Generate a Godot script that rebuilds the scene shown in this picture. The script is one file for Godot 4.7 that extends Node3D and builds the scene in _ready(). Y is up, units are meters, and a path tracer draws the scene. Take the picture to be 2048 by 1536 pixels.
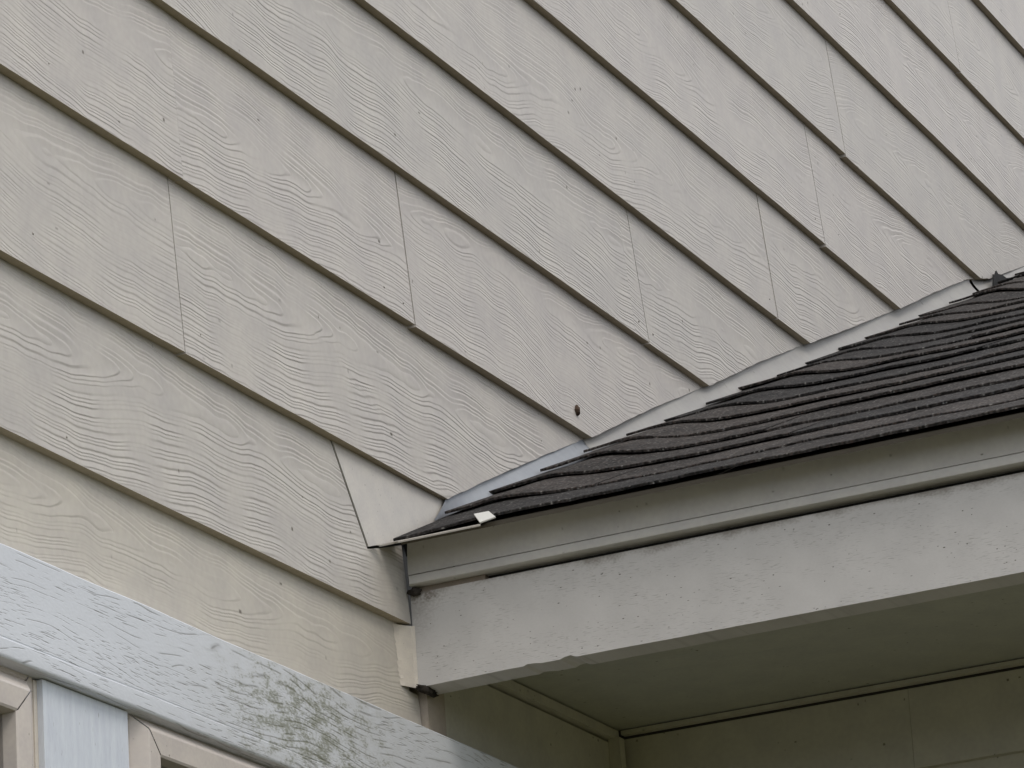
extends Node3D

var rng := RandomNumberGenerator.new()
var M := {}

# ---------------------------------------------------------------- geometry helpers
func tri(st: SurfaceTool, a: Vector3, b: Vector3, c: Vector3, n: Vector3, ua := Vector2.ZERO, ub := Vector2.ZERO, uc := Vector2.ZERO) -> void:
	if (b - a).cross(c - a).dot(n) > 0.0:
		var t := b; b = c; c = t
		var tu := ub; ub = uc; uc = tu
	for k in [[a, ua], [b, ub], [c, uc]]:
		st.set_normal(n); st.set_uv(k[1]); st.add_vertex(k[0])

func quad(st: SurfaceTool, a: Vector3, b: Vector3, c: Vector3, d: Vector3, n: Vector3, ua := Vector2.ZERO, ub := Vector2.ZERO, uc := Vector2.ZERO, ud := Vector2.ZERO) -> void:
	tri(st, a, b, c, n, ua, ub, uc)
	tri(st, a, c, d, n, ua, uc, ud)

func begin() -> SurfaceTool:
	var st := SurfaceTool.new()
	st.begin(Mesh.PRIMITIVE_TRIANGLES)
	return st

func put(st: SurfaceTool, called: String, mat: Material, parent: Node = self) -> MeshInstance3D:
	var o := MeshInstance3D.new()
	o.mesh = st.commit()
	o.material_override = mat
	o.name = called
	o.cast_shadow = GeometryInstance3D.SHADOW_CASTING_SETTING_ON
	parent.add_child(o, true)
	return o

# a board with its lower edge painted darker: brown dirt plus lap shadow
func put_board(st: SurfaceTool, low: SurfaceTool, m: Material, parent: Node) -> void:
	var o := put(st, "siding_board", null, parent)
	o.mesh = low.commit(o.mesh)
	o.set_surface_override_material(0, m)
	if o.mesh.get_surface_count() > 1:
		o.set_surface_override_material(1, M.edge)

func thing(called: String, label: String, category: String, at := Vector3.ZERO, group := "") -> Node3D:
	var o := Node3D.new()
	o.name = called
	add_child(o, true)
	o.position = at
	tag(o, label, category, group)
	o.set_meta("kind", "thing")
	return o

func tag(o: Node, label: String, category: String, group := "") -> void:
	o.set_meta("label", label)
	o.set_meta("category", category)
	if group != "":
		o.set_meta("group", group)

# a sheet of any outline with thickness: front and back give the 3D place of an outline point
func slab(st: SurfaceTool, outline: PackedVector2Array, front: Callable, back: Callable, n: Vector3, uv: Callable, low: SurfaceTool = null) -> void:
	var ix := Geometry2D.triangulate_polygon(outline)
	for k in range(0, ix.size(), 3):
		var p := outline[ix[k]]; var q := outline[ix[k + 1]]; var r := outline[ix[k + 2]]
		tri(st, front.call(p), front.call(q), front.call(r), n, uv.call(p), uv.call(q), uv.call(r))
		tri(st, back.call(p), back.call(q), back.call(r), -n, uv.call(p), uv.call(q), uv.call(r))
	var sgn := -1.0 if Geometry2D.is_polygon_clockwise(outline) else 1.0
	for k in outline.size():
		var p := outline[k]; var q := outline[(k + 1) % outline.size()]
		var a: Vector3 = front.call(p); var b: Vector3 = front.call(q)
		var c: Vector3 = back.call(q); var d: Vector3 = back.call(p)
		var m := (b - a).cross(d - a)
		if m.length() < 1e-12: continue
		m = m.normalized()
		# outward side of the outline
		var e := (q - p).normalized()
		var outw := Vector2(e.y, -e.x) * sgn
		var mid := (p + q) * 0.5
		var probe: Vector3 = front.call(mid + outw * 0.001) - front.call(mid)
		if m.dot(probe) < 0.0: m = -m
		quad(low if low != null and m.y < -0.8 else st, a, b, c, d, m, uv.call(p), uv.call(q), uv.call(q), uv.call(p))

# a profile drawn along a straight line: pts are places in the plane (axes a, b), smooth along the profile where wanted
func sweep(st: SurfaceTool, pts: Array, start: Callable, stop: Callable, uvf: Callable, closed := false, smooth := false) -> void:
	var n := pts.size()
	var segs := n if closed else n - 1
	var norm := []
	for k in segs:
		var a: Vector3 = start.call(pts[k]); var b: Vector3 = start.call(pts[(k + 1) % n]); var c: Vector3 = stop.call(pts[k])
		norm.append((b - a).cross(c - a).normalized())
	for k in segs:
		var k2 := (k + 1) % n
		var a: Vector3 = start.call(pts[k]); var b: Vector3 = start.call(pts[k2])
		var d: Vector3 = stop.call(pts[k]); var c: Vector3 = stop.call(pts[k2])
		var na: Vector3 = norm[k]; var nb: Vector3 = norm[k]
		if smooth:
			if k > 0 and norm[k - 1].dot(norm[k]) > 0.6: na = (norm[k - 1] + norm[k]).normalized()
			if k < segs - 1 and norm[k + 1].dot(norm[k]) > 0.6: nb = (norm[k + 1] + norm[k]).normalized()
		var ua: Vector2 = uvf.call(a); var ub: Vector2 = uvf.call(b); var uc: Vector2 = uvf.call(c); var ud: Vector2 = uvf.call(d)
		for t in [[a, na, ua], [b, nb, ub], [c, nb, uc], [a, na, ua], [c, nb, uc], [d, na, ud]]:
			st.set_normal(-t[1] if flip_sweep else t[1]); st.set_uv(t[2]); st.add_vertex(t[0])
var flip_sweep := false

func box(st: SurfaceTool, lo: Vector3, hi: Vector3) -> void:
	for ax in 3:
		for s in [0, 1]:
			var n := Vector3.ZERO
			n[ax] = 1.0 if s == 1 else -1.0
			var b := (ax + 1) % 3; var c := (ax + 2) % 3
			var p := []
			for k in [[0, 0], [1, 0], [1, 1], [0, 1]]:
				var v := Vector3.ZERO
				v[ax] = hi[ax] if s == 1 else lo[ax]
				v[b] = hi[b] if k[0] == 1 else lo[b]
				v[c] = hi[c] if k[1] == 1 else lo[c]
				p.append(v)
			quad(st, p[0], p[1], p[2], p[3], n)

# ---------------------------------------------------------------- textures
func noise_floats(seed_: int, freq: float, w0: int, h0: int, w: int, h: int, octaves := 3) -> PackedFloat32Array:
	var n := FastNoiseLite.new()
	n.seed = seed_
	n.noise_type = FastNoiseLite.TYPE_SIMPLEX_SMOOTH
	n.frequency = freq
	n.fractal_octaves = octaves
	var im := n.get_image(w0, h0)
	im.convert(Image.FORMAT_RF)
	if w0 != w or h0 != h:
		im.resize(w, h, Image.INTERPOLATE_CUBIC)
	return im.get_data().to_float32_array()

func sstep(a: float, b: float, x: float) -> float:
	var t := clampf((x - a) / (b - a), 0.0, 1.0)
	return t * t * (3.0 - 2.0 * t)

# embossed cedar grain: eight strips of 1.6 m by 0.2 m
func grain_atlas() -> Image:
	var W := 2048
	var H := 256
	var out := PackedFloat32Array()
	out.resize(W * H * 8)
	var ringtab := PackedFloat32Array()
	ringtab.resize(1024)
	for s in 8:
		var r2 := RandomNumberGenerator.new()
		r2.seed = 901 + s * 17
		for k in 1024: ringtab[k] = 0.25 + 0.75 * r2.randf()
		var w1 := noise_floats(11 + s, 0.03, 110, 30, W, H, 2)
		var w2 := noise_floats(71 + s, 0.05, 330, 30, W, H, 2)
		var w3 := noise_floats(131 + s, 0.045, 256, 64, W, H, 2)
		var c1 := FastNoiseLite.new()
		c1.seed = 5 + s; c1.frequency = 1.0
		var ring := 0.0040 + 0.0012 * r2.randf()
		var off := r2.randf_range(-0.05, 0.035)
		var depth := 0.62 + 0.38 * r2.randf()
		var lean := (0.035 + 0.04 * r2.randf()) * (1.0 if s % 2 == 0 else -1.0)
		var o := s * W * H
		var cc := PackedFloat32Array(); var ee := PackedFloat32Array()
		for i in W:
			var x := i / float(W) * 1.6
			cc.append(off + 0.030 * c1.get_noise_1d(x * 1.2))
			ee.append(lean * x + 0.012 * c1.get_noise_1d(x * 2.1 + 50.0))
		for j in H:
			var v := (j / float(H) - 0.5) * 0.2
			for i in W:
				var q := v - cc[i]
				var k := j * W + i
				var rr := sqrt(q * q + 0.00016) + ee[i] + 0.4
				var ph := (rr + w1[k] * 0.0115 + w2[k] * 0.0034) / ring
				ph += 0.3 * sin(ph * 1.7 + s)
				var ip := int(ph)
				var fr := ph - ip
				var a: float = ringtab[ip & 1023]
				var g: float = fr / 0.8 if fr < 0.8 else (1.0 - fr) / 0.2
				var am := clampf((w3[k] - 0.18) * 2.6, 0.16, 1.0)
				out[o + k] = 0.5 + (g - 0.5) * a * am * depth + (w2[k] - 0.5) * 0.06
	return Image.create_from_data(W, H * 8, false, Image.FORMAT_RF, out.to_byte_array())

func tex(im: Image) -> ImageTexture:
	return ImageTexture.create_from_image(im)

# paint colour with blotches and specks of dirt; base is linear
func paint_image(w: int, h: int, base: Color, seed_: int, blotch: float, specks: int, speck_len := 2) -> Image:
	var a := noise_floats(seed_, 0.02, w, h, w, h, 4)
	var b := noise_floats(seed_ + 1, 0.15, w, h, w, h, 2)
	var r := RandomNumberGenerator.new()
	r.seed = seed_
	var d := PackedByteArray()
	d.resize(w * h * 3)
	for k in w * h:
		var f := 1.0 + (a[k] - 0.5) * blotch + (b[k] - 0.5) * blotch * 0.6
		var c := Color(base.r * f, base.g * f * (1.0 + (b[k] - 0.5) * 0.02), base.b * (f - (a[k] - 0.5) * blotch * 0.25)).linear_to_srgb()
		d[k * 3] = clampi(int(c.r * 255.0), 0, 255)
		d[k * 3 + 1] = clampi(int(c.g * 255.0), 0, 255)
		d[k * 3 + 2] = clampi(int(c.b * 255.0), 0, 255)
	var im := Image.create_from_data(w, h, false, Image.FORMAT_RGB8, d)
	for k in specks:
		var x := r.randi_range(0, w - 6); var y := r.randi_range(0, h - 4)
		var c := im.get_pixel(x, y).lerp(Color(0.2, 0.18, 0.14), r.randf_range(0.15, 0.7))
		im.fill_rect(Rect2i(x, y, r.randi_range(1, speck_len), r.randi_range(1, 2)), c)
	return im

func mat(albedo: Texture2D, rough: float) -> StandardMaterial3D:
	var m := StandardMaterial3D.new()
	if albedo: m.albedo_texture = albedo
	m.roughness = rough
	m.metallic_specular = 0.35
	return m

func flat_paint(base: Color, seed_: int, rough := 0.6, scale := 1.6) -> StandardMaterial3D:
	var m := mat(tex(paint_image(512, 512, base, seed_, 0.16, 160)), rough)
	m.uv1_triplanar = true
	m.uv1_world_triplanar = true
	m.uv1_scale = Vector3.ONE * scale
	return m

# weathered white trim: u runs 1.8 m from x = 2.3, v runs 0.11 m
func band_images() -> Array:
	var W := 2048
	var H := 256
	var hgt := PackedFloat32Array(); hgt.resize(W * H)
	var d := PackedByteArray(); d.resize(W * H * 3)
	var w1 := noise_floats(301, 0.03, 120, 36, W, H, 2)
	var w2 := noise_floats(302, 0.06, 260, 40, W, H, 2)
	var brk := noise_floats(303, 0.06, 512, 128, W, H, 2)
	var dash := noise_floats(304, 0.30, 200, 256, W, H, 2)
	var area := noise_floats(305, 0.03, 256, 64, W, H, 2)
	var fine := noise_floats(306, 0.13, W, H, W, H, 3)
	var fuzz := noise_floats(307, 0.30, W, H, W, H, 2)
	var grn := noise_floats(308, 0.05, 1024, 128, W, H, 3)
	for j in H:
		var v := j / float(H) * 0.11
		for i in W:
			var k := j * W + i
			var x := 2.3 + i / float(W) * 1.8
			var ph := (v * 0.9 + w1[k] * 0.028 + w2[k] * 0.004) / 0.0062
			var fr: float = ph - floorf(ph)
			var line := 1.0 - absf(fr - 0.5) * 2.0
			var crack := sstep(0.87, 0.98, line) * sstep(0.46, 0.62, brk[k])
			var da := sstep(0.70, 0.79, dash[k]) * sstep(0.42, 0.60, area[k])
			# moss settles in one patch of the board
			var mx := (x - 3.17) / 0.15; var my := (v - 0.055) / 0.060
			var patch := exp(-mx * mx - my * my)
			var wide := exp(-pow((x - 3.20) / 0.22, 2.0))
			crack = maxf(crack, sstep(0.62, 0.95, line) * wide * sstep(0.40, 0.6, brk[k]))
			var moss := sstep(0.42, 0.72, fine[k] * 0.42 + fuzz[k] * 0.16 + grn[k] * 0.42 + (patch - 0.75) * 0.30 + crack * 0.10) * sstep(0.05, 0.4, patch)
			var f := 1.0 + (w1[k] - 0.5) * 0.06 + (fine[k] - 0.5) * 0.07
			var c := Color(0.66 * f, 0.685 * f, 0.73 * f)
			var grime := wide * (fine[k] * 0.4 + grn[k] * 0.6)
			c = c.lerp(Color(0.40, 0.39, 0.35), clampf(grime * 0.75, 0.0, 0.8))
			c = c.lerp(Color(0.14, 0.13, 0.115), clampf(crack * 0.55 + da * 0.5, 0.0, 0.8))
			c = c.lerp(Color(0.155, 0.165, 0.10), moss * 0.62)
			c = c.linear_to_srgb()
			d[k * 3] = int(clampf(c.r, 0, 1) * 255.0); d[k * 3 + 1] = int(clampf(c.g, 0, 1) * 255.0); d[k * 3 + 2] = int(clampf(c.b, 0, 1) * 255.0)
			hgt[k] = 0.6 - crack * 0.5 - da * 0.5 + (fine[k] - 0.5) * 0.14 + moss * fuzz[k] * 0.5
	return [Image.create_from_data(W, H, false, Image.FORMAT_RGB8, d), Image.create_from_data(W, H, false, Image.FORMAT_RF, hgt.to_byte_array())]

# painted fascia: u runs 1.0 m from the wall, v runs 0.1 m; brush grain, specks, mildew where the boards meet
func fascia_images() -> Array:
	var W := 2048
	var H := 256
	var hgt := PackedFloat32Array(); hgt.resize(W * H)
	var d := PackedByteArray(); d.resize(W * H * 3)
	var dash := noise_floats(401, 0.32, 256, 256, W, H, 2)
	var area := noise_floats(402, 0.04, 256, 64, W, H, 3)
	var fine := noise_floats(403, 0.12, W, H, W, H, 3)
	var blot := noise_floats(404, 0.03, 512, 64, W, H, 4)
	for j in H:
		var y := 0.1 - j / float(H) * 0.1
		for i in W:
			var k := j * W + i
			var z := i / float(W)
			var da := sstep(0.64, 0.86, dash[k]) * sstep(0.25, 0.7, area[k])
			var f := 1.0 + (blot[k] - 0.5) * 0.12 + (fine[k] - 0.5) * 0.05
			var c := Color(0.56 * f, 0.545 * f, 0.53 * f)
			c = c.lerp(Color(0.22, 0.21, 0.20), da * 0.45)
			# brown mildew: along the top joint and in the corner by the wall, with ragged edges
			var top := sstep(0.35, 0.95, blot[k] * 0.7 + fine[k] * 0.3 + (0.3 - (0.0965 - y) / 0.008) * 0.35)
			var cor := sstep(0.30, 1.0, blot[k] * 0.6 + fine[k] * 0.4 + 0.30 - z / 0.03 * 0.45) * sstep(0.02, 0.09, y)
			c = c.lerp(Color(0.15, 0.125, 0.10), clampf(top * 0.7 + cor * 0.5, 0.0, 0.85))
			c = c.linear_to_srgb()
			d[k * 3] = int(clampf(c.r, 0, 1) * 255.0); d[k * 3 + 1] = int(clampf(c.g, 0, 1) * 255.0); d[k * 3 + 2] = int(clampf(c.b, 0, 1) * 255.0)
			hgt[k] = 0.5 - da * 0.4 + (fine[k] - 0.5) * 0.08
	var im := Image.create_from_data(W, H, false, Image.FORMAT_RGB8, d)
	var r := RandomNumberGenerator.new()
	r.seed = 77
	for k in 240:
		var x := r.randi_range(0, W - 8); var y := r.randi_range(20, H - 6)
		im.fill_rect(Rect2i(x, y, r.randi_range(1, 4), r.randi_range(1, 2)), im.get_pixel(x, y).lerp(Color(0.2, 0.18, 0.15), r.randf_range(0.3, 0.9)))
	return [im, Image.create_from_data(W, H, false, Image.FORMAT_RF, hgt.to_byte_array())]

func granule_images(seed_: int, base: Color) -> Array:
	var W := 512
	var r := RandomNumberGenerator.new()
	r.seed = seed_
	var big := noise_floats(seed_, 0.012, W, W, W, W, 3)
	var d := PackedByteArray(); d.resize(W * W * 3)
	var hgt := PackedFloat32Array(); hgt.resize(W * W)
	for k in W * W:
		var t := r.randf()
		var f := 0.15 + 2.2 * t * t * t + 0.3 * t + (big[k] - 0.5) * 0.8
		var c := Color(base.r * f, base.g * f, base.b * f)
		var pick := r.randf()
		if pick < 0.022: c = Color(0.45, 0.44, 0.42)
		elif pick < 0.05: c = Color(base.r * 1.7, base.g * 1.35, base.b * 1.2)
		elif pick < 0.10: c = Color(base.r * 0.9, base.g * 1.1, base.b * 1.3)
		c = c.linear_to_srgb()
		d[k * 3] = int(clampf(c.r, 0, 1) * 255.0); d[k * 3 + 1] = int(clampf(c.g, 0, 1) * 255.0); d[k * 3 + 2] = int(clampf(c.b, 0, 1) * 255.0)
		hgt[k] = t
	return [Image.create_from_data(W, W, false, Image.FORMAT_RGB8, d), Image.create_from_data(W, W, false, Image.FORMAT_RF, hgt.to_byte_array())]

func make_materials() -> void:
	var grain := tex(grain_atlas())
	M.siding = []
	for k in 4:
		var base: Color = [Color(0.492, 0.462, 0.428), Color(0.484, 0.456, 0.422), Color(0.506, 0.473, 0.420), Color(0.497, 0.465, 0.433)][k]
		var m := mat(tex(paint_image(1024, 1024, base, 21 + k, 0.15, 200, 3)), 0.55)
		m.heightmap_enabled = true
		m.heightmap_texture = grain
		m.heightmap_scale = 0.11
		M.siding.append(m)
	M.trim = flat_paint(Color(0.50, 0.485, 0.455), 61)
	M.soffit = flat_paint(Color(0.45, 0.455, 0.40), 62)
	M.under = flat_paint(Color(0.50, 0.485, 0.415), 67)
	M.caulk = flat_paint(Color(0.62, 0.57, 0.50), 63, 0.5, 6.0)
	M.vinyl = flat_paint(Color(0.585, 0.535, 0.495), 64, 0.38, 2.4)
	M.casing = flat_paint(Color(0.64, 0.68, 0.745), 65, 0.6, 3.0)
	M.casing.uv1_scale = Vector3(9.0, 1.2, 9.0)
	M.edge = flat_paint(Color(0.40, 0.345, 0.255), 71, 0.8, 6.0)  # grimy brown that also paints in the shade under each lap
	M.sheath = flat_paint(Color(0.10, 0.09, 0.075), 66)
	var b := band_images()
	M.band = mat(tex(b[0]), 0.65)
	M.band.heightmap_enabled = true
	M.band.heightmap_texture = tex(b[1])
	M.band.heightmap_scale = 0.06
	var fa := fascia_images()
	M.fascia = mat(tex(fa[0]), 0.55)
	M.fascia.heightmap_enabled = true
	M.fascia.heightmap_texture = tex(fa[1])
	M.fascia.heightmap_scale = 0.04
	M.shingle = []
	for k in 3:
		var g := granule_images(501 + k, [Color(0.046, 0.040, 0.037), Color(0.034, 0.031, 0.030), Color(0.056, 0.048, 0.044)][k])
		var m := mat(tex(g[0]), 0.9)
		m.uv1_triplanar = true
		m.uv1_world_triplanar = true
		m.uv1_scale = Vector3.ONE * 1.15
		m.heightmap_enabled = true
		m.heightmap_texture = tex(g[1])
		m.heightmap_scale = 0.16
		M.shingle.append(m)
	M.felt = mat(null, 0.9)
	M.felt.albedo_color = Color(0.03, 0.03, 0.03).linear_to_srgb()
	M.deck = flat_paint(Color(0.13, 0.115, 0.095), 70, 0.9, 5.0)
	M.metal = mat(tex(paint_image(512, 512, Color(0.325, 0.315, 0.30), 81, 0.22, 160)), 0.55)
	M.bare = mat(tex(paint_image(512, 512, Color(0.27, 0.285, 0.31), 83, 0.25, 120)), 0.5)
	M.bare.uv1_triplanar = true
	M.bare.uv1_world_triplanar = true
	M.bare.metallic_specular = 0.4
	M.metal.uv1_triplanar = true
	M.metal.uv1_world_triplanar = true
	M.metal.metallic_specular = 0.3
	M.sheet = flat_paint(Color(0.495, 0.465, 0.425), 82, 0.4, 3.0)
	M.tab = mat(null, 0.4)
	M.tab.albedo_color = Color(0.78, 0.78, 0.75).linear_to_srgb()
	M.grime = mat(null, 0.95)
	M.grime.albedo_color = Color(0.045, 0.038, 0.032).linear_to_srgb()
	M.cocoon = mat(null, 0.8)
	M.cocoon.albedo_color = Color(0.07, 0.045, 0.03).linear_to_srgb()
	M.filler = flat_paint(Color(0.23, 0.195, 0.16), 68, 0.8, 6.0)
	M.strip = flat_paint(Color(0.38, 0.33, 0.275), 69, 0.7, 5.0)
	M.nail = mat(null, 0.6)
	M.nail.albedo_color = Color(0.33, 0.31, 0.28).linear_to_srgb()
	M.glass = StandardMaterial3D.new()
	M.glass.albedo_color = Color(0.03, 0.04, 0.05, 0.25)
	M.glass.transparency = BaseMaterial3D.TRANSPARENCY_ALPHA
	M.glass.roughness = 0.03
	M.room = mat(null, 0.9)
	M.room.albedo_color = Color(0.06, 0.065, 0.07).linear_to_srgb()
	M.grass = mat(tex(paint_image(512, 512, Color(0.092, 0.086, 0.036), 91, 0.8, 3000)), 0.95)
	M.grass.uv1_triplanar = true
	M.grass.uv1_world_triplanar = true
	M.grass.uv1_scale = Vector3.ONE * 0.35

# ---------------------------------------------------------------- siding
const T := 0.0102          # thickness of a board, and how far each laps out over the one below
const BOTTOMS := [2.503, 2.6811, 2.8431, 3.0209, 3.1964, 3.3682, 3.5462, 3.7269, 3.9073, 4.0834, 4.267, 4.446, 4.624, 4.802]
const CUT := [Vector2(3.45, 2.80), Vector2(3.5581, 2.8429), Vector2(3.6934, 2.9045), Vector2(3.8332, 2.9661), Vector2(3.9639, 3.0225), Vector2(4.1431, 3.105), Vector2(4.3487, 3.1944), Vector2(4.539, 3.2813), Vector2(4.7431, 3.3691), Vector2(4.9593, 3.4604), Vector2(5.1507, 3.5438), Vector2(5.3255, 3.6231), Vector2(5.5265, 3.7096), Vector2(5.62, 3.738), Vector2(5.84, 3.830), Vector2(7.4, 4.505)]

func siding_piece(parent: Node, x0b: float, x0t: float, x1b: float, x1t: float, yb: float, yt: float, course_b: float, course_t: float, strip: int, m: Material, clip: PackedVector2Array, dz := 0.0) -> void:
	# outline with a slightly uneven lower edge
	var o := PackedVector2Array()
	var nb := maxi(2, int((x1b - x0b) / 0.06))
	var bow := FastNoiseLite.new()
	bow.seed = strip * 31 + int(yb * 1000.0)
	bow.frequency = 1.0
	for k in nb + 1:
		var x := lerpf(x0b, x1b, k / float(nb))
		o.append(Vector2(x, yb + bow.get_noise_1d(x * 3.0) * 0.0011 + bow.get_noise_1d(x * 22.0) * 0.0004))
	o.append(Vector2(x1t, yt))
	o.append(Vector2(x0t, yt))
	var pieces := [o]
	if clip.size() > 0:
		pieces = Geometry2D.intersect_polygons(o, clip)
	var slope := -T / (course_t - course_b)
	var ff := func(p: Vector2): return Vector3(p.x, p.y, (p.y - course_b) * slope + dz + bow.get_noise_1d(p.x * 1.4 + 9.0) * 0.0012)
	var bb := func(p: Vector2): return Vector3(p.x, p.y, (p.y - course_b) * slope + dz - T + bow.get_noise_1d(p.x * 1.4 + 9.0) * 0.0012)
	var us := x0b if x0b > 2.6 else 2.55
	if course_b > 3.2 and x0b < 3.0: us = 2.9 + (course_b - 3.2) * 2.4
	var fl := strip >= 8
	var s8 := strip % 8
	var uv := func(p: Vector2):
		var v := clampf((p.y - course_b) / 0.206, 0.01, 0.99)
		if fl: v = 1.0 - v
		return Vector2((p.x - us) / 1.6 * (-1.0 if fl else 1.0) + (0.98 if fl else 0.02), (s8 + v) / 8.0)
	var n := Vector3(0, -slope, 1).normalized()
	for pc in pieces:
		var st := begin()
		var low := begin()
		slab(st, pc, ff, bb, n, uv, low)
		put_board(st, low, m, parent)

func build_wall() -> void:
	var w := thing("siding_wall", "tall beige house wall of wide lapped siding boards with embossed wood grain", "wall", Vector3.ZERO)
	# region the siding may fill: above the cut along the lower roof
	var clip := PackedVector2Array()
	clip.append(Vector2(0.8, 6.0)); clip.append(Vector2(0.8, 2.80))
	var jag := RandomNumberGenerator.new()
	jag.seed = 4
	for k in CUT.size() - 1:
		for i in 12:
			var p: Vector2 = CUT[k].lerp(CUT[k + 1], i / 12.0)
			clip.append(p + Vector2(0, jag.randf_range(-0.0005, 0.0005)))
	clip.append(CUT[CUT.size() - 1]); clip.append(Vector2(7.4, 6.0))
	# joints: course number -> list of [x at bottom, x at top, gap, drop of the piece on the right]
	var joints := {
		2: [[3.0044, 3.0018, 0.0012, 0.001]],
		3: [[3.0142, 3.0160, 0.0007, 0.0], [3.5034, 3.4965, 0.0022, 0.0015]],
		4: [[4.1601, 4.1440, 0.0018, 0.001]],
		5: [[4.6228, 4.6100, 0.0014, 0.0005]],
		6: [[4.8444, 4.8310, 0.0014, 0.0035]],
		7: [[4.9728, 4.9620, 0.0008, 0.004]],
		9: [[5.5884, 5.5800, 0.0008, 0.002]],
	}
	var strips := [3, 0, 5, 9, 1, 14, 6, 11, 2, 15, 7, 4, 12, 8, 10, 13]
	var si := 0
	for c in range(1, BOTTOMS.size() - 1):
		var yb: float = BOTTOMS[c]
		var yt: float = BOTTOMS[c + 1] + 0.028
		var m: Material = M.siding[[0, 1, 0, 3, 1, 0, 3, 1, 3, 0, 3, 0, 1, 0][c]]
		if c == 1:
			# this course is cut round the metal diverter and stops at the fascia
			var o := PackedVector2Array([Vector2(0.8, yb), Vector2(1.6, yb + 0.0006), Vector2(2.4, yb), Vector2(3.0, yb - 0.0006), Vector2(3.4495, yb), Vector2(3.4495, 2.7660), Vector2(3.4030, 2.7515), Vector2(3.3680, 2.7418), Vector2(3.3105, 2.8445), Vector2(3.3100, yt), Vector2(0.8, yt)])
			siding_outline(w, o, yb, BOTTOMS[c + 1], 0, m, 2.6)
			continue
		var x := 0.8
		var xt := 0.8
		var drop := 0.0
		for j in joints.get(c, []):
			siding_piece(w, x, xt, j[0] - j[2] * 0.5, j[1] - j[2] * 0.5, yb - drop, yt, yb, BOTTOMS[c + 1], strips[si % 16], m, clip)
			si += 1
			x = j[0] + j[2] * 0.5
			xt = j[1] + j[2] * 0.5
			drop = j[3]
		siding_piece(w, x, xt, 7.4, 7.4, yb - drop, yt, yb, BOTTOMS[c + 1], strips[si % 16], m, clip, 0.0004 * (si % 3))
		si += 1
	# lowest course above the white trim, ending under the fascia
	var lo := PackedVector2Array([Vector2(0.8, 2.503), Vector2(3.4690, 2.503), Vector2(3.4690, 2.612), Vector2(3.4495, 2.612), Vector2(3.4495, 2.709), Vector2(0.8, 2.709)])
	siding_outline(w, lo, 2.503, 2.6811, 4, M.siding[2], 2.6)
	# siding below the windows
	for k in 5:
		var yb := 0.22 + k * 0.178
		siding_piece(w, 0.8, 0.8, 3.94, 3.94, yb, yb + 0.205, yb, yb + 0.178, k, M.siding[0], PackedVector2Array())
	var st := begin()
	box(st, Vector3(0.8, 1.10, -0.0195 - 0.10), Vector3(2.02, 2.50, -0.0195))
	box(st, Vector3(0.8, 2.5005, -0.1195), Vector3(7.4, 4.80, -0.0195))
	box(st, Vector3(0.8, 0.0, -0.1195), Vector3(7.4, 1.0995, -0.0195))
	box(st, Vector3(3.975, 1.0997, -0.1195), Vector3(7.4, 2.5003, -0.0195))
	put(st, "sheathing", M.sheath, w)
	st = begin()
	box(st, Vector3(0.8, 0.0, -0.0193), Vector3(3.96, 0.2185, 0.004))
	put(st, "foundation_board", M.trim, w)
	# nail heads and the dents round them
	for p in [Vector2(2.7438, 2.8773), Vector2(3.829, 2.9821), Vector2(2.7788, 3.0529), Vector2(3.5418, 3.0446), Vector2(3.4798, 3.0386), Vector2(3.4366, 3.0431), Vector2(4.9102, 3.5817), Vector2(5.0227, 3.9673), Vector2(4.6429, 3.3869), Vector2(4.601, 3.389), Vector2(5.1169, 3.5824), Vector2(3.0376, 2.871), Vector2(2.7888, 2.7015), Vector2(4.817, 3.575), Vector2(4.134, 3.216), Vector2(4.176, 3.212)]:
		var cb := 0.0
		var ct := 1.0
		for c in BOTTOMS.size() - 1:
			if p.y > BOTTOMS[c] and p.y < BOTTOMS[c + 1]: cb = BOTTOMS[c]; ct = BOTTOMS[c + 1]
		var z: float = -(p.y - cb) / (ct - cb) * T
		var ns := begin()
		var c0 := Vector3(p.x, p.y, z + 0.0012)
		for k in 8:
			var a0 := k * TAU / 8.0; var a1 := (k + 1) * TAU / 8.0
			var p0 := Vector3(p.x + cos(a0) * 0.0032, p.y + sin(a0) * 0.0036, z - 0.0015)
			var p1 := Vector3(p.x + cos(a1) * 0.0032, p.y + sin(a1) * 0.0036, z - 0.0015)
			tri(ns, c0, p0, p1, Vector3(cos(a0 + 0.39) * 0.6, sin(a0 + 0.39) * 0.6, 0.5).normalized())
		put(ns, "nail_head", M.nail, w)

func siding_outline(parent: Node, o: PackedVector2Array, course_b: float, course_t: float, strip: int, m: Material, us: float) -> void:
	var slope := -T / (course_t - course_b)
	var ff := func(p: Vector2): return Vector3(p.x, p.y, (p.y - course_b) * slope)
	var bb := func(p: Vector2): return Vector3(p.x, p.y, (p.y - course_b) * slope - T)
	var uv := func(p: Vector2): return Vector2((p.x - us) / 1.6 + 0.02, (strip + clampf((p.y - course_b) / 0.206, 0.01, 0.99)) / 8.0)
	var st := begin()
	var low := begin()
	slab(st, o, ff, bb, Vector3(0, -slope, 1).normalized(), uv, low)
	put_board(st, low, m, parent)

# ---------------------------------------------------------------- lower roof
const PITCH := 0.4333
const EAVE := Vector3(3.4012, 2.7585, 0.0)
const ZFAR := 2.4
var SU := Vector3(1, PITCH, 0).normalized()
var SN := Vector3(-PITCH, 1, 0).normalized()
const EXPO := 0.1432

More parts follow.
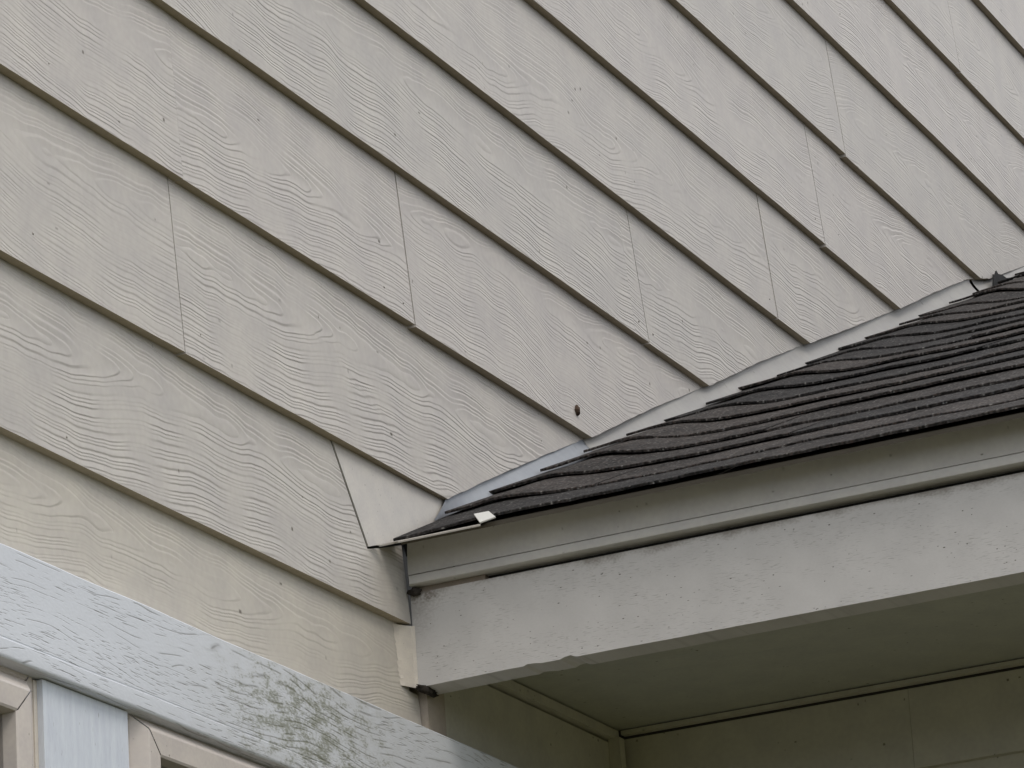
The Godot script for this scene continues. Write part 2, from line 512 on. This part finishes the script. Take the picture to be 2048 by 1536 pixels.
func hump(z: float, c: int, nz: FastNoiseLite) -> float:
	var a := 1.0 + 0.45 * nz.get_noise_2d(c * 3.7, 1.0)
	var zc := 0.072 + 0.03 * nz.get_noise_2d(c * 5.1, 40.0)
	var h := a * (0.0042 * exp(-pow(z / 0.05, 2.0)) + 0.0085 * exp(-pow((z - zc) / 0.045, 2.0)))
	h += 0.0030 * nz.get_noise_2d(c * 1.3, z * 4.0 + 10.0)
	if c == 0:
		h = 0.0042 * sstep(0.0, 0.11, z) + 0.0015 * nz.get_noise_1d(z * 6.0) - 0.001
	return h

func build_roof() -> void:
	var roof := thing("lower_roof", "dark brown asphalt shingle roof slope running up against the siding wall", "roof", Vector3.ZERO)
	var nz := FastNoiseLite.new()
	nz.seed = 12
	nz.frequency = 1.0
	var r := RandomNumberGenerator.new()
	r.seed = 33
	var t := 0.0023
	var courses := 26
	for c in courses:
		var z: float = [0.004, 0.010, 0.001, 0.007][c % 4] + r.randf_range(0.0, 0.006) - (0.006 if c > 0 else 0.0)
		var s0 := c * EXPO
		var first := true
		while z < ZFAR:
			var width := r.randf_range(0.24, 0.52)
			if first: width = r.randf_range(0.16, 0.60)
			first = false
			var z1 := minf(z + width, ZFAR)
			var ds := r.randf_range(-0.008, 0.006) if c > 0 else 0.001
			var dn := r.randf_range(0.0, 0.0024)
			var st := begin()
			var seg := maxi(3, int((z1 - z) / 0.014))
			var prev := []
			for k in seg + 1:
				var zz := lerpf(z, z1, k / float(seg))
				var edge := s0 + ds + 0.0018 * nz.get_noise_2d(zz * 18.0, c * 9.0) + 0.0016 * nz.get_noise_2d(zz * 70.0, c * 9.0 + 3.0)
				var h := hump(zz, c, nz) + 0.0007 * nz.get_noise_2d(zz * 45.0, c * 7.0 + 90.0)
				var hu := hump(zz, c + 1, nz)
				var base := EAVE + Vector3(0, 0, zz)
				var lo := base + SU * edge + SN * (h + dn - t)
				var up := base + SU * edge + SN * (h + dn)
				var ru := base + SU * (edge + 0.0012) + SN * (h + dn + 0.0006)
				var tu := base + SU * (s0 + EXPO + 0.03) + SN * (lerpf(h, hu, 0.8) - t * 1.4)
				var tl := tu - SN * t
				var cur := [lo, up, ru, tu, tl]
				if k > 0:
					for q in 4:
						var a: Vector3 = prev[q]; var b: Vector3 = prev[q + 1]; var d: Vector3 = cur[q]; var e: Vector3 = cur[q + 1]
						var n := (b - a).cross(d - a).normalized()
						var want: Vector3 = [-SU, -SU + SN, SN, SU][q]
						if n.dot(want) < 0.0: n = -n
						quad(st, a, b, e, d, n)
					var nl := -SN
					quad(st, prev[0], prev[4], cur[4], cur[0], nl)
				if k == 0 or k == seg:
					var nn := Vector3(0, 0, -1 if k == 0 else 1)
					tri(st, cur[0], cur[1], cur[3], nn)
					tri(st, cur[0], cur[3], cur[4], nn)
				prev = cur
			put(st, "shingle", M.shingle[r.randi_range(0, 2)], roof)
			z = z1 + 0.0012
	# deck under the shingles
	var st := begin()
	var len := courses * EXPO
	var a := EAVE + SU * 0.060 - SN * 0.0100
	var pts := [a, a + SU * len, a + SU * len - SN * 0.016, a - SN * 0.016]
	var ns := [SN, SU, -SN, -SU]
	for k in 4:
		var p: Vector3 = pts[k]; var q: Vector3 = pts[(k + 1) % 4]
		quad(st, p + Vector3(0, 0, -0.009), q + Vector3(0, 0, -0.009), q + Vector3(0, 0, ZFAR), p + Vector3(0, 0, ZFAR), ns[k])
	for zz in [-0.009, ZFAR]:
		quad(st, pts[0] + Vector3(0, 0, zz), pts[1] + Vector3(0, 0, zz), pts[2] + Vector3(0, 0, zz), pts[3] + Vector3(0, 0, zz), Vector3(0, 0, -1 if zz < 0 else 1))
	put(st, "roof_deck", M.felt, roof)
	st = begin()
	var e0 := EAVE + SU * 0.005 - SN * 0.0040
	var ed := [e0, e0 + SU * 0.075, e0 + SU * 0.075 - SN * 0.0045, e0 - SN * 0.0045]
	for k in 4:
		var p: Vector3 = ed[k]; var q: Vector3 = ed[(k + 1) % 4]
		quad(st, p + Vector3(0, 0, 0.014), q + Vector3(0, 0, 0.014), q + Vector3(0, 0, ZFAR), p + Vector3(0, 0, ZFAR), ns[k])
	quad(st, ed[0] + Vector3(0, 0, 0.014), ed[1] + Vector3(0, 0, 0.014), ed[2] + Vector3(0, 0, 0.014), ed[3] + Vector3(0, 0, 0.014), Vector3(0, 0, -1))
	put(st, "deck_edge", M.deck, roof)
	# flashing bent from behind the siding out on to the roof
	for part in [[0.135, 0.66, 0.0, 0], [0.60, 1.50, -0.0035, 1], [1.44, 2.335, 0.0, 1], [2.350, 3.70, -0.010, 1]]:
		var fs := begin()
		var nseg := 90
		var rows := []
		for i in nseg + 1:
			var s := lerpf(part[0], part[1], i / float(nseg))
			var wob := 0.0022 * nz.get_noise_1d(s * 3.2 + 100.0) + 0.0010 * nz.get_noise_1d(s * 11.0 + 30.0)
			var row := []
			for q in 9:
				var v := q / 8.0
				# height above the roof line, and distance from the wall
				var tall: float = 0.060 * (sstep(0.12, 0.26, s) if s < 0.3 else 1.0) + 0.002
				var hh: float = tall - (tall - 0.002) * v + part[2] * (1.0 - v)
				var near: float = clampf(1.0 - hh / 0.030, 0.0, 1.0)
				var zz := -0.0120 + 0.020 * pow(near, 1.6) + wob * near * (1.0 - near) * 4.0
				if s < 0.34: zz = lerpf(-0.0020, maxf(zz, -0.0080), sstep(0.14, 0.34, s))
				row.append(EAVE + SU * s + Vector3(0, hh * 1.09 - 0.004, 0) + Vector3(0, 0, zz + (0.0008 if part[1] < 2.0 and part[0] > 0.5 else 0.0)))
			rows.append(row)
		for i in nseg:
			for q in 8:
				var cs := []
				for w in [[i, q], [i + 1, q], [i + 1, q + 1], [i, q + 1]]:
					var i0 := maxi(w[0] - 1, 0); var i1 := mini(w[0] + 1, nseg)
					var q0 := maxi(w[1] - 1, 0); var q1 := mini(w[1] + 1, 8)
					var du: Vector3 = rows[i1][w[1]] - rows[i0][w[1]]
					var dv: Vector3 = rows[w[0]][q1] - rows[w[0]][q0]
					var n := du.cross(dv).normalized()
					if n.z < 0: n = -n
					cs.append([rows[w[0]][w[1]], n])
				for w in [[0, 1, 2], [0, 2, 3]]:
					var A: Vector3 = cs[w[0]][0]; var B: Vector3 = cs[w[1]][0]; var C: Vector3 = cs[w[2]][0]
					var order := [w[0], w[1], w[2]]
					if (B - A).cross(C - A).dot(cs[w[0]][1]) > 0: order = [w[0], w[2], w[1]]
					for g in order:
						fs.set_normal(cs[g][1]); fs.set_uv(Vector2.ZERO); fs.add_vertex(cs[g][0])
		put(fs, "flashing_strip", M.metal if part[3] == 1 else M.bare, roof)

func build_diverter() -> void:
	var k := thing("kickout_flashing", "flat beige metal diverter plate at the foot of the roof beside the fascia", "flashing", Vector3(3.34, 2.74, 0.0))
	var off := -k.position
	var o := PackedVector2Array([Vector2(3.3120, 2.8470), Vector2(3.3205, 2.8300), Vector2(3.3450, 2.7868), Vector2(3.3690, 2.7442), Vector2(3.3850, 2.7495), Vector2(3.4030, 2.7540), Vector2(3.4600, 2.7760), Vector2(3.60, 2.8320), Vector2(3.60, 2.8470)])
	var zf := func(p: Vector2): return -(p.y - 2.6811) / 0.162 * T + 0.0012 + 0.0035 * sstep(3.38, 3.45, p.x)
	var ff := func(p: Vector2): return off + Vector3(p.x, p.y, zf.call(p))
	var bb := func(p: Vector2): return off + Vector3(p.x, p.y, zf.call(p) - 0.0015)
	var st := begin()
	slab(st, o, ff, bb, Vector3(0, 0.15, 1).normalized(), func(_p): return Vector2.ZERO)
	put(st, "wall_plate", M.sheet, k)
	# lip folded out along the eave
	st = begin()
	var pr := [Vector2(3.3960, 2.7532), Vector2(3.3945, 2.7520), Vector2(3.3950, 2.7505), Vector2(3.43, 2.7625), Vector2(3.43, 2.7650)]
	for i in pr.size():
		var p: Vector2 = pr[i]; var q: Vector2 = pr[(i + 1) % pr.size()]
		var n2 := Vector2(q.y - p.y, p.x - q.x).normalized()
		quad(st, off + Vector3(p.x, p.y, -0.004), off + Vector3(q.x, q.y, -0.004), off + Vector3(q.x, q.y, 0.110), off + Vector3(p.x, p.y, 0.110), Vector3(-n2.x, -n2.y, 0))
	# fold between plate and lip
	quad(st, off + Vector3(3.369, 2.7442, -0.0020), off + Vector3(3.385, 2.7495, -0.0020), off + Vector3(3.3960, 2.7530, 0.018), off + Vector3(3.3945, 2.7518, 0.018), Vector3(-0.5, -0.5, 0.7).normalized())
	put(st, "eave_lip", M.sheet, k)
	# bright end of the strip turned up under the shingles
	st = begin()
	var c4 := [Vector3(3.3945, 2.7545, 0.1095), Vector3(3.3990, 2.7660, 0.1015), Vector3(3.3990, 2.7657, 0.1180), Vector3(3.3945, 2.7570, 0.1270)]
	quad(st, off + c4[0], off + c4[1], off + c4[2], off + c4[3], Vector3(-0.6, 0.8, 0).normalized())
	var dn := Vector3(0.0006, -0.0012, 0)
	quad(st, off + c4[0] + dn, off + c4[1] + dn, off + c4[2] + dn, off + c4[3] + dn, Vector3(0.6, -0.8, 0).normalized())
	quad(st, off + c4[0], off + c4[0] + dn, off + c4[3] + dn, off + c4[3], Vector3(-0.8, -0.6, 0).normalized())
	quad(st, off + c4[0], off + c4[0] + dn, off + c4[1] + dn, off + c4[1], Vector3(0, 0, -1))
	quad(st, off + c4[3], off + c4[3] + dn, off + c4[2] + dn, off + c4[2], Vector3(0, 0, 1))
	quad(st, off + c4[1], off + c4[1] + dn, off + c4[2] + dn, off + c4[2], Vector3(0.6, 0.8, 0).normalized())
	put(st, "end_tab", M.tab, k)

# ---------------------------------------------------------------- eave
func build_eave() -> void:
	var e := thing("boxed_eave", "off-white boxed eave with moulded fascia and dark soffit under the shingles", "eave", Vector3(3.45, 2.6156, 0.0))
	var off := -e.position
	# fascia: outline in z and y, pushed back along x; lower edge chipped
	var o := PackedVector2Array()
	var nz := FastNoiseLite.new()
	nz.seed = 8
	nz.frequency = 1.0
	for i in 121:
		var z := 0.001 + i * 0.02
		var y := 2.6156 + nz.get_noise_1d(z * 14.0) * 0.0004
		o.append(Vector2(z, y - 0.001 * sstep(0.10, 0.0, z)))
		if i == 8: o.append(Vector2(z + 0.005, y + 0.0018)); o.append(Vector2(z + 0.012, y + 0.0024)); o.append(Vector2(z + 0.0165, y + 0.0004))
		if i == 6: o.append(Vector2(z + 0.004, y + 0.0016)); o.append(Vector2(z + 0.014, y + 0.0010))
	o.append(Vector2(2.401, 2.7128)); o.append(Vector2(0.001, 2.7128))
	var st := begin()
	var ff := func(p: Vector2): return off + Vector3(3.4504, p.y, p.x)
	var bb := func(p: Vector2): return off + Vector3(3.4884, p.y, p.x)
	var fuv := func(p: Vector2): return Vector2(p.x, 1.0 - (p.y - 2.6140) / 0.1)
	slab(st, o, ff, bb, Vector3(-1, 0, 0), fuv)
	put(st, "fascia_board", M.fascia, e)
	# mildewed fillet behind the joint under the moulding
	st = begin()
	box(st, off + Vector3(3.4620, 2.7130, 0.001), off + Vector3(3.4884, 2.7260, 2.40))
	put(st, "sub_fascia", M.felt, e)
	st = begin()
	box(st, off + Vector3(3.4520, 2.7130, 0.002), off + Vector3(3.4618, 2.7185, 0.085))
	put(st, "filler_strip", M.filler, e)
	# moulding: bead, groove, then a cove out to the eave; its end stops short of the wall at the top
	var pr := [Vector2(3.4640, 2.7189), Vector2(3.4405, 2.7187), Vector2(3.4390, 2.7197), Vector2(3.4390, 2.7278), Vector2(3.4400, 2.7288), Vector2(3.4465, 2.7290), Vector2(3.4465, 2.7306), Vector2(3.4440, 2.7310), Vector2(3.4438, 2.7380), Vector2(3.4428, 2.7460), Vector2(3.4405, 2.7550), Vector2(3.4375, 2.7620), Vector2(3.4360, 2.7645)]
	st = begin()
	var s0 := func(p: Vector2): return off + Vector3(p.x, p.y, 0.002 + 0.006 * clampf((3.4450 - p.x) / 0.009, 0.0, 1.0))
	var s1 := func(p: Vector2): return off + Vector3(p.x, p.y, 2.401)
	flip_sweep = true
	sweep(st, pr, s0, s1, func(p: Vector3): return Vector2(p.z, p.y * 4.0), false, true)
	flip_sweep = false
	var cap := PackedVector2Array(pr)
	cap.append(Vector2(3.4640, 2.7645))
	var ix := Geometry2D.triangulate_polygon(cap)
	for q in range(0, ix.size(), 3):
		tri(st, s0.call(cap[ix[q]]), s0.call(cap[ix[q + 1]]), s0.call(cap[ix[q + 2]]), Vector3(-0.5, 0, -1).normalized())
	put(st, "crown_moulding", M.trim, e)
	# soffit and the strips round it
	st = begin()
	box(st, off + Vector3(3.4886, 2.6720, -0.002), off + Vector3(3.9630, 2.6800, 2.40))
	put(st, "soffit_panel", M.soffit, e)
	st = begin()
	box(st, off + Vector3(3.5140, 2.6590, -0.018), off + Vector3(3.9560, 2.6695, 0.0050))
	put(st, "soffit_strip", M.under, e)
	st = begin()
	box(st, off + Vector3(3.9590, 2.6655, 0.0065), off + Vector3(3.9700, 2.6702, 2.40))
	put(st, "soffit_strip", M.under, e)
	# bead of sealant between siding and fascia
	st = begin()
	var cw := RandomNumberGenerator.new()
	cw.seed = 2
	var prev := []
	for i in 25:
		var y := lerpf(2.614, 2.679, i / 24.0)
		var j := cw.randf_range(-0.0008, 0.0008)
		var zb := -(y - 2.503) / 0.1781 * T
		var cur := [off + Vector3(3.4290 + j * 3.0, y, zb + 0.0002), off + Vector3(3.4340, y, zb + 0.0022 + j), off + Vector3(3.4490, y, 0.0005 + j), off + Vector3(3.4502, y, 0.0038)]
		if i > 0:
			for q in 3:
				quad(st, prev[q], prev[q + 1], cur[q + 1], cur[q], (prev[q + 1] - prev[q]).cross(Vector3(0, -1, 0)).normalized())
		prev = cur
	put(st, "sealant_bead", M.caulk, e)

func build_under_eave() -> void:
	var p := thing("wall_panel", "smooth shaded panel on the wall in the corner beneath the soffit", "panel", Vector3(3.51, 2.50, 0.0))
	var off := -p.position
	var st := begin()
	box(st, off + Vector3(3.5125, 2.40, -0.0190), off + Vector3(3.9570, 2.6560, -0.0035))
	put(st, "board", M.under, p)
	st = begin()
	box(st, off + Vector3(3.4712, 2.40, -0.0190), off + Vector3(3.5120, 2.6715, 0.0025))
	put(st, "edge_strip", M.strip, p)
	st = begin()
	box(st, off + Vector3(3.9440, 2.40, -0.0033), off + Vector3(3.9575, 2.6598, 0.0105))
	put(st, "corner_strip", M.under, p)
	var w := thing("porch_wall", "dark shaded side wall of lapped boards under the far side of the soffit", "wall", Vector3(3.965, 0.0, 0.0))
	for c in 14:
		var yb := 2.5722 - c * 0.178
		var yt := minf(yb + 0.205, 2.6625)
		for seg in ([[0.0005, 0.3449], [0.3452, 2.40]] if c == 0 else [[0.0005, 2.40]]):
			var o := PackedVector2Array([Vector2(seg[0], yb), Vector2(seg[1], yb), Vector2(seg[1], yt), Vector2(seg[0], yt)])
			var sl := T / 0.178
			var ff := func(q: Vector2): return Vector3(-0.0 + (q.y - yb) * sl, q.y, q.x)
			var bb := func(q: Vector2): return Vector3(T + (q.y - yb) * sl, q.y, q.x)
			var uv := func(q: Vector2): return Vector2(q.x / 1.6, (float(c % 8) + clampf((q.y - yb) / 0.206, 0.01, 0.99)) / 8.0)
			var bs := begin()
			slab(bs, o, ff, bb, Vector3(-1, -sl, 0).normalized(), uv)
			put(bs, "siding_board", M.under, w)
	st = begin()
	box(st, Vector3(0.0205, 0.0, -0.015), Vector3(0.10, 2.68, 2.40))
	put(st, "sheathing", M.sheath, w)

# ---------------------------------------------------------------- trim and windows
func build_trim() -> void:
	var b := thing("trim_board", "weathered white trim board with cracked paint and green moss over the windows", "trim board", Vector3(2.8, 2.4665, 0.0))
	var off := -b.position
	var yt := 2.5650
	var pr := [Vector2(yt, -0.019), Vector2(yt, 0.0205), Vector2(yt - 0.0015, 0.022), Vector2(2.4850, 0.022), Vector2(2.4843, 0.0216), Vector2(2.4836, 0.0216), Vector2(2.4826, 0.0227), Vector2(2.4700, 0.0229), Vector2(2.4676, 0.0225), Vector2(2.4668, 0.0212), Vector2(2.4665, -0.019)]
	var nz := FastNoiseLite.new()
	nz.seed = 3
	nz.frequency = 1.0
	var st := begin()
	var nseg := 110
	var prev := []
	var norm := []
	for k in pr.size() - 1:
		var d: Vector2 = pr[k + 1] - pr[k]
		norm.append(Vector3(0, -d.y, d.x).normalized() * -1.0)
	for i in nseg + 1:
		var x := lerpf(0.9, 3.943, i / float(nseg))
		var dy := nz.get_noise_1d(x * 6.0) * 0.0012
		var cur := []
		for p in pr:
			cur.append(off + Vector3(x, p.x + (dy if p.x > 2.55 else dy * 0.4), p.y))
		if i > 0:
			for k in pr.size() - 1:
				var na: Vector3 = norm[k]; var nb: Vector3 = norm[k]
				if k >= 6 and k < 9:
					if k > 6: na = (norm[k] + norm[k - 1]).normalized()
					if k < 8: nb = (norm[k] + norm[k + 1]).normalized()
				var P := [prev[k], prev[k + 1], cur[k + 1], cur[k]]
				var N := [na, nb, nb, na]
				var U := []
				for q in P:
					var g: Vector3 = q - off
					U.append(Vector2((g.x - 2.3) / 1.8, 1.0 - (g.y - 2.4600 - (maxf(0.0, 0.0225 - g.z) if g.y < 2.468 else 0.0)) / 0.11))
				for w in [[0, 1, 2], [0, 2, 3]]:
					var order := [w[0], w[1], w[2]]
					if (P[w[1]] - P[w[0]]).cross(P[w[2]] - P[w[0]]).dot(norm[k]) > 0: order = [w[0], w[2], w[1]]
					for g in order:
						st.set_normal(N[g]); st.set_uv(U[g]); st.add_vertex(P[g])
		prev = cur
	put(st, "board", M.band, b)
	# mullion cover between the windows
	var c := thing("window_casing", "upright pale blue-white casing board between the two windows", "casing", Vector3(2.80, 1.10, 0.0))
	off = -c.position
	st = begin()
	box(st, off + Vector3(2.7145, 1.10, -0.0190), off + Vector3(2.8525, 2.4655, 0.0125))
	put(st, "board", M.casing, c)
	st = begin()
	box(st, off + Vector3(2.7090, 1.10, -0.0190), off + Vector3(2.7143, 2.4650, 0.0070))
	put(st, "edge_bead", M.caulk, c)

# frame member profile: distance in from the outer edge, and height
const FZ := 0.006
const FRAME := [Vector2(0.0, -0.019), Vector2(0.0, 0.0), Vector2(0.0085, 0.0004), Vector2(0.0100, -0.0010), Vector2(0.0112, 0.0010), Vector2(0.0230, 0.0128), Vector2(0.0250, 0.0134), Vector2(0.0430, 0.0126), Vector2(0.0450, 0.0112), Vector2(0.0460, -0.0010), Vector2(0.0460, -0.1200)]

func build_window(x0: float, x1: float, y0: float, y1: float, label: String) -> void:
	var w := thing("window", label, "window", Vector3((x0 + x1) * 0.5, y0, 0.0), "beige framed windows under the trim")
	var off := -w.position
	var corners := [Vector2(x0, y1), Vector2(x1, y1), Vector2(x1, y0), Vector2(x0, y0)]
	var inw := [Vector2(1, -1), Vector2(-1, -1), Vector2(-1, 1), Vector2(1, 1)]
	var names := ["frame_head", "frame_jamb", "frame_sill", "frame_jamb"]
	for k in 4:
		var ca: Vector2 = corners[k]; var cb: Vector2 = corners[(k + 1) % 4]
		var ia: Vector2 = inw[k]; var ib: Vector2 = inw[(k + 1) % 4]
		# jambs stop a hair short of the head, which leaves the mitre line open
		var gap := 0.0010
		var along := (cb - ca).normalized()
		var st := begin()
		var mid := (ca + cb) * 0.5
		var inward := Vector2((x0 + x1) * 0.5, (y0 + y1) * 0.5) - mid
		inward = inward.normalized()
		for q in FRAME.size() - 1:
			var p0: Vector2 = FRAME[q]; var p1: Vector2 = FRAME[q + 1]
			var ga := gap if p0.x < 0.044 else 0.0
			var gb := gap if p1.x < 0.044 else 0.0
			var A2 := ca + ia * p0.x + along * ga; var B2 := ca + ia * p1.x + along * gb
			var C2 := cb + ib * p1.x - along * gb; var D2 := cb + ib * p0.x - along * ga
			var A := off + Vector3(A2.x, A2.y, p0.y + FZ); var B := off + Vector3(B2.x, B2.y, p1.y + FZ)
			var C := off + Vector3(C2.x, C2.y, p1.y + FZ); var D := off + Vector3(D2.x, D2.y, p0.y + FZ)
			var dw := p1.x - p0.x; var dh := p1.y - p0.y
			var n := (Vector3(-inward.x, -inward.y, 0) * dh + Vector3(0, 0, 1) * dw).normalized()
			quad(st, A, B, C, D, n)
		put(st, names[k], M.vinyl, w)
	var st := begin()
	var g0 := Vector2(x0 + 0.0462, y0 + 0.0462); var g1 := Vector2(x1 - 0.0462, y1 - 0.0462)
	quad(st, off + Vector3(g0.x, g0.y, 0.005), off + Vector3(g1.x, g0.y, 0.005), off + Vector3(g1.x, g1.y, 0.005), off + Vector3(g0.x, g1.y, 0.005), Vector3(0, 0, 1))
	put(st, "pane", M.glass, w)
	st = begin()
	box(st, off + Vector3(x0 + 0.004, y0 + 0.004, -0.119), off + Vector3(x1 - 0.004, y1 - 0.004, -0.115))
	put(st, "blind", M.room, w)

# ---------------------------------------------------------------- small things
func build_small() -> void:
	# dark lump stuck to the siding
	var st := begin()
	var r := RandomNumberGenerator.new()
	r.seed = 6
	var ring := []
	for j in 7:
		var row := []
		var th := j / 6.0 * PI
		for i in 10:
			var ph := i / 10.0 * TAU
			var rad := 0.0052 * (1.0 + r.randf_range(-0.22, 0.22))
			row.append(Vector3(cos(ph) * sin(th) * rad * 0.8, cos(th) * rad * 1.15, sin(ph) * sin(th) * rad * 0.7))
		ring.append(row)
	for j in 6:
		for i in 10:
			var a: Vector3 = ring[j][i]; var b: Vector3 = ring[j][(i + 1) % 10]; var c: Vector3 = ring[j + 1][(i + 1) % 10]; var d: Vector3 = ring[j + 1][i]
			var n := (a + b + c + d).normalized()
			quad(st, a, b, c, d, n)
	var o := put(st, "insect_cocoon", M.cocoon)
	o.position = Vector3(3.918, 3.0415, 0.0012)
	tag(o, "tiny dark brown insect cocoon stuck to the siding above the roof flashing", "cocoon")
	# grime and old web packed into two corners by the wall
	for g in [[Vector3(3.462, 2.6125, 0.0075), Vector3(0.022, 0.0042, 0.0060), "clump of black grime and cobweb beneath the lower corner of the fascia"], [Vector3(3.4470, 2.7130, 0.0070), Vector3(0.0040, 0.0045, 0.0075), "small dark cobweb clump between the moulding end and the siding"]]:
		st = begin()
		var rows := []
		for j in 9:
			var row := []
			var th := j / 8.0 * PI
			for i in 14:
				var ph := i / 14.0 * TAU
				var k: float = 1.0 + r.randf_range(-0.4, 0.25)
				row.append(Vector3(cos(th), sin(th) * cos(ph), sin(th) * sin(ph)) * g[1] * k)
			rows.append(row)
		for j in 8:
			for i in 14:
				var a: Vector3 = rows[j][i]; var b: Vector3 = rows[j][(i + 1) % 14]; var c: Vector3 = rows[j + 1][(i + 1) % 14]; var d: Vector3 = rows[j + 1][i]
				quad(st, a, b, c, d, (a + b + c + d).normalized())
		o = put(st, "cobweb", M.grime)
		o.position = g[0]
		tag(o, g[2], "cobweb")
	# torn scrap of felt poking up between siding and shingles
	st = begin()
	var f := PackedVector2Array([Vector2(-0.06, -0.030), Vector2(-0.060, -0.004), Vector2(-0.052, -0.002), Vector2(-0.046, -0.007), Vector2(-0.036, 0.004), Vector2(-0.028, 0.013), Vector2(-0.020, 0.010), Vector2(-0.006, 0.012), Vector2(0.006, 0.010), Vector2(0.024, 0.016), Vector2(0.044, 0.018), Vector2(0.075, 0.014), Vector2(0.07, -0.008)])
	slab(st, f, func(p: Vector2): return Vector3(p.x, p.y, 0.10 * p.y + 0.004 * sin(p.x * 60.0)), func(p: Vector2): return Vector3(p.x, p.y, 0.10 * p.y + 0.004 * sin(p.x * 60.0) - 0.002), Vector3(0, 0, 1), func(_p): return Vector2.ZERO)
	o = put(st, "felt_scrap", M.felt)
	o.position = Vector3(5.664, 3.742, 0.010)
	tag(o, "torn black scrap of roofing felt sticking up where shingles meet the siding", "roofing felt")

func _ready() -> void:
	# camera
	var cam := Camera3D.new()
	cam.name = "camera"
	cam.fov = 11.1901
	cam.near = 0.05
	cam.far = 400.0
	add_child(cam)
	cam.transform = Transform3D(Basis(Vector3(0.427761, -0.067152, 0.901394), Vector3(-0.269904, 0.942251, 0.198281), Vector3(-0.862654, -0.328107, 0.384934)), Vector3(0.0, 1.6, 1.67))
	cam.current = true
	# sky, exposure
	var we := WorldEnvironment.new()
	var env := Environment.new()
	env.background_mode = Environment.BG_SKY
	var sky := Sky.new()
	var sm := ProceduralSkyMaterial.new()
	sm.sky_energy_multiplier = 1.3
	sm.sky_top_color = Color(0.82, 0.83, 0.85)
	sm.sky_horizon_color = Color(0.72, 0.74, 0.77)
	sm.sky_curve = 0.2
	sm.ground_bottom_color = Color(0.20, 0.21, 0.16)
	sm.ground_horizon_color = Color(0.45, 0.47, 0.45)
	sm.sun_angle_max = 1.0
	sky.sky_material = sm
	env.sky = sky
	env.tonemap_mode = Environment.TONE_MAPPER_LINEAR
	env.tonemap_exposure = 1.2
	env.sdfgi_enabled = true
	env.ssao_enabled = true
	env.ssil_enabled = true
	we.environment = env
	we.name = "world_environment"
	add_child(we)
	# overcast sun: broad and weak
	var sun := DirectionalLight3D.new()
	sun.name = "sun"
	sun.light_energy = 0.3
	sun.light_angular_distance = 25.0
	sun.light_color = Color(1.0, 0.97, 0.93)
	sun.shadow_enabled = true
	add_child(sun)
	sun.look_at_from_position(Vector3(-3.0, 6.0, 4.0), Vector3.ZERO)

	make_materials()
	var g := begin()
	quad(g, Vector3(-120, 0, -120), Vector3(120, 0, -120), Vector3(120, 0, 120), Vector3(-120, 0, 120), Vector3.UP)
	var ground := put(g, "ground", M.grass)
	ground.set_meta("kind", "structure")
	build_wall()
	build_under_eave()
	build_trim()
	build_eave()
	build_roof()
	build_diverter()
	build_window(2.02, 2.7087, 1.11, 2.4722, "beige framed window left of the pale casing, only its corner in view")
	build_window(2.8533, 3.94, 1.11, 2.4787, "beige framed window right of the pale casing, tucked under the trim")
	build_small()
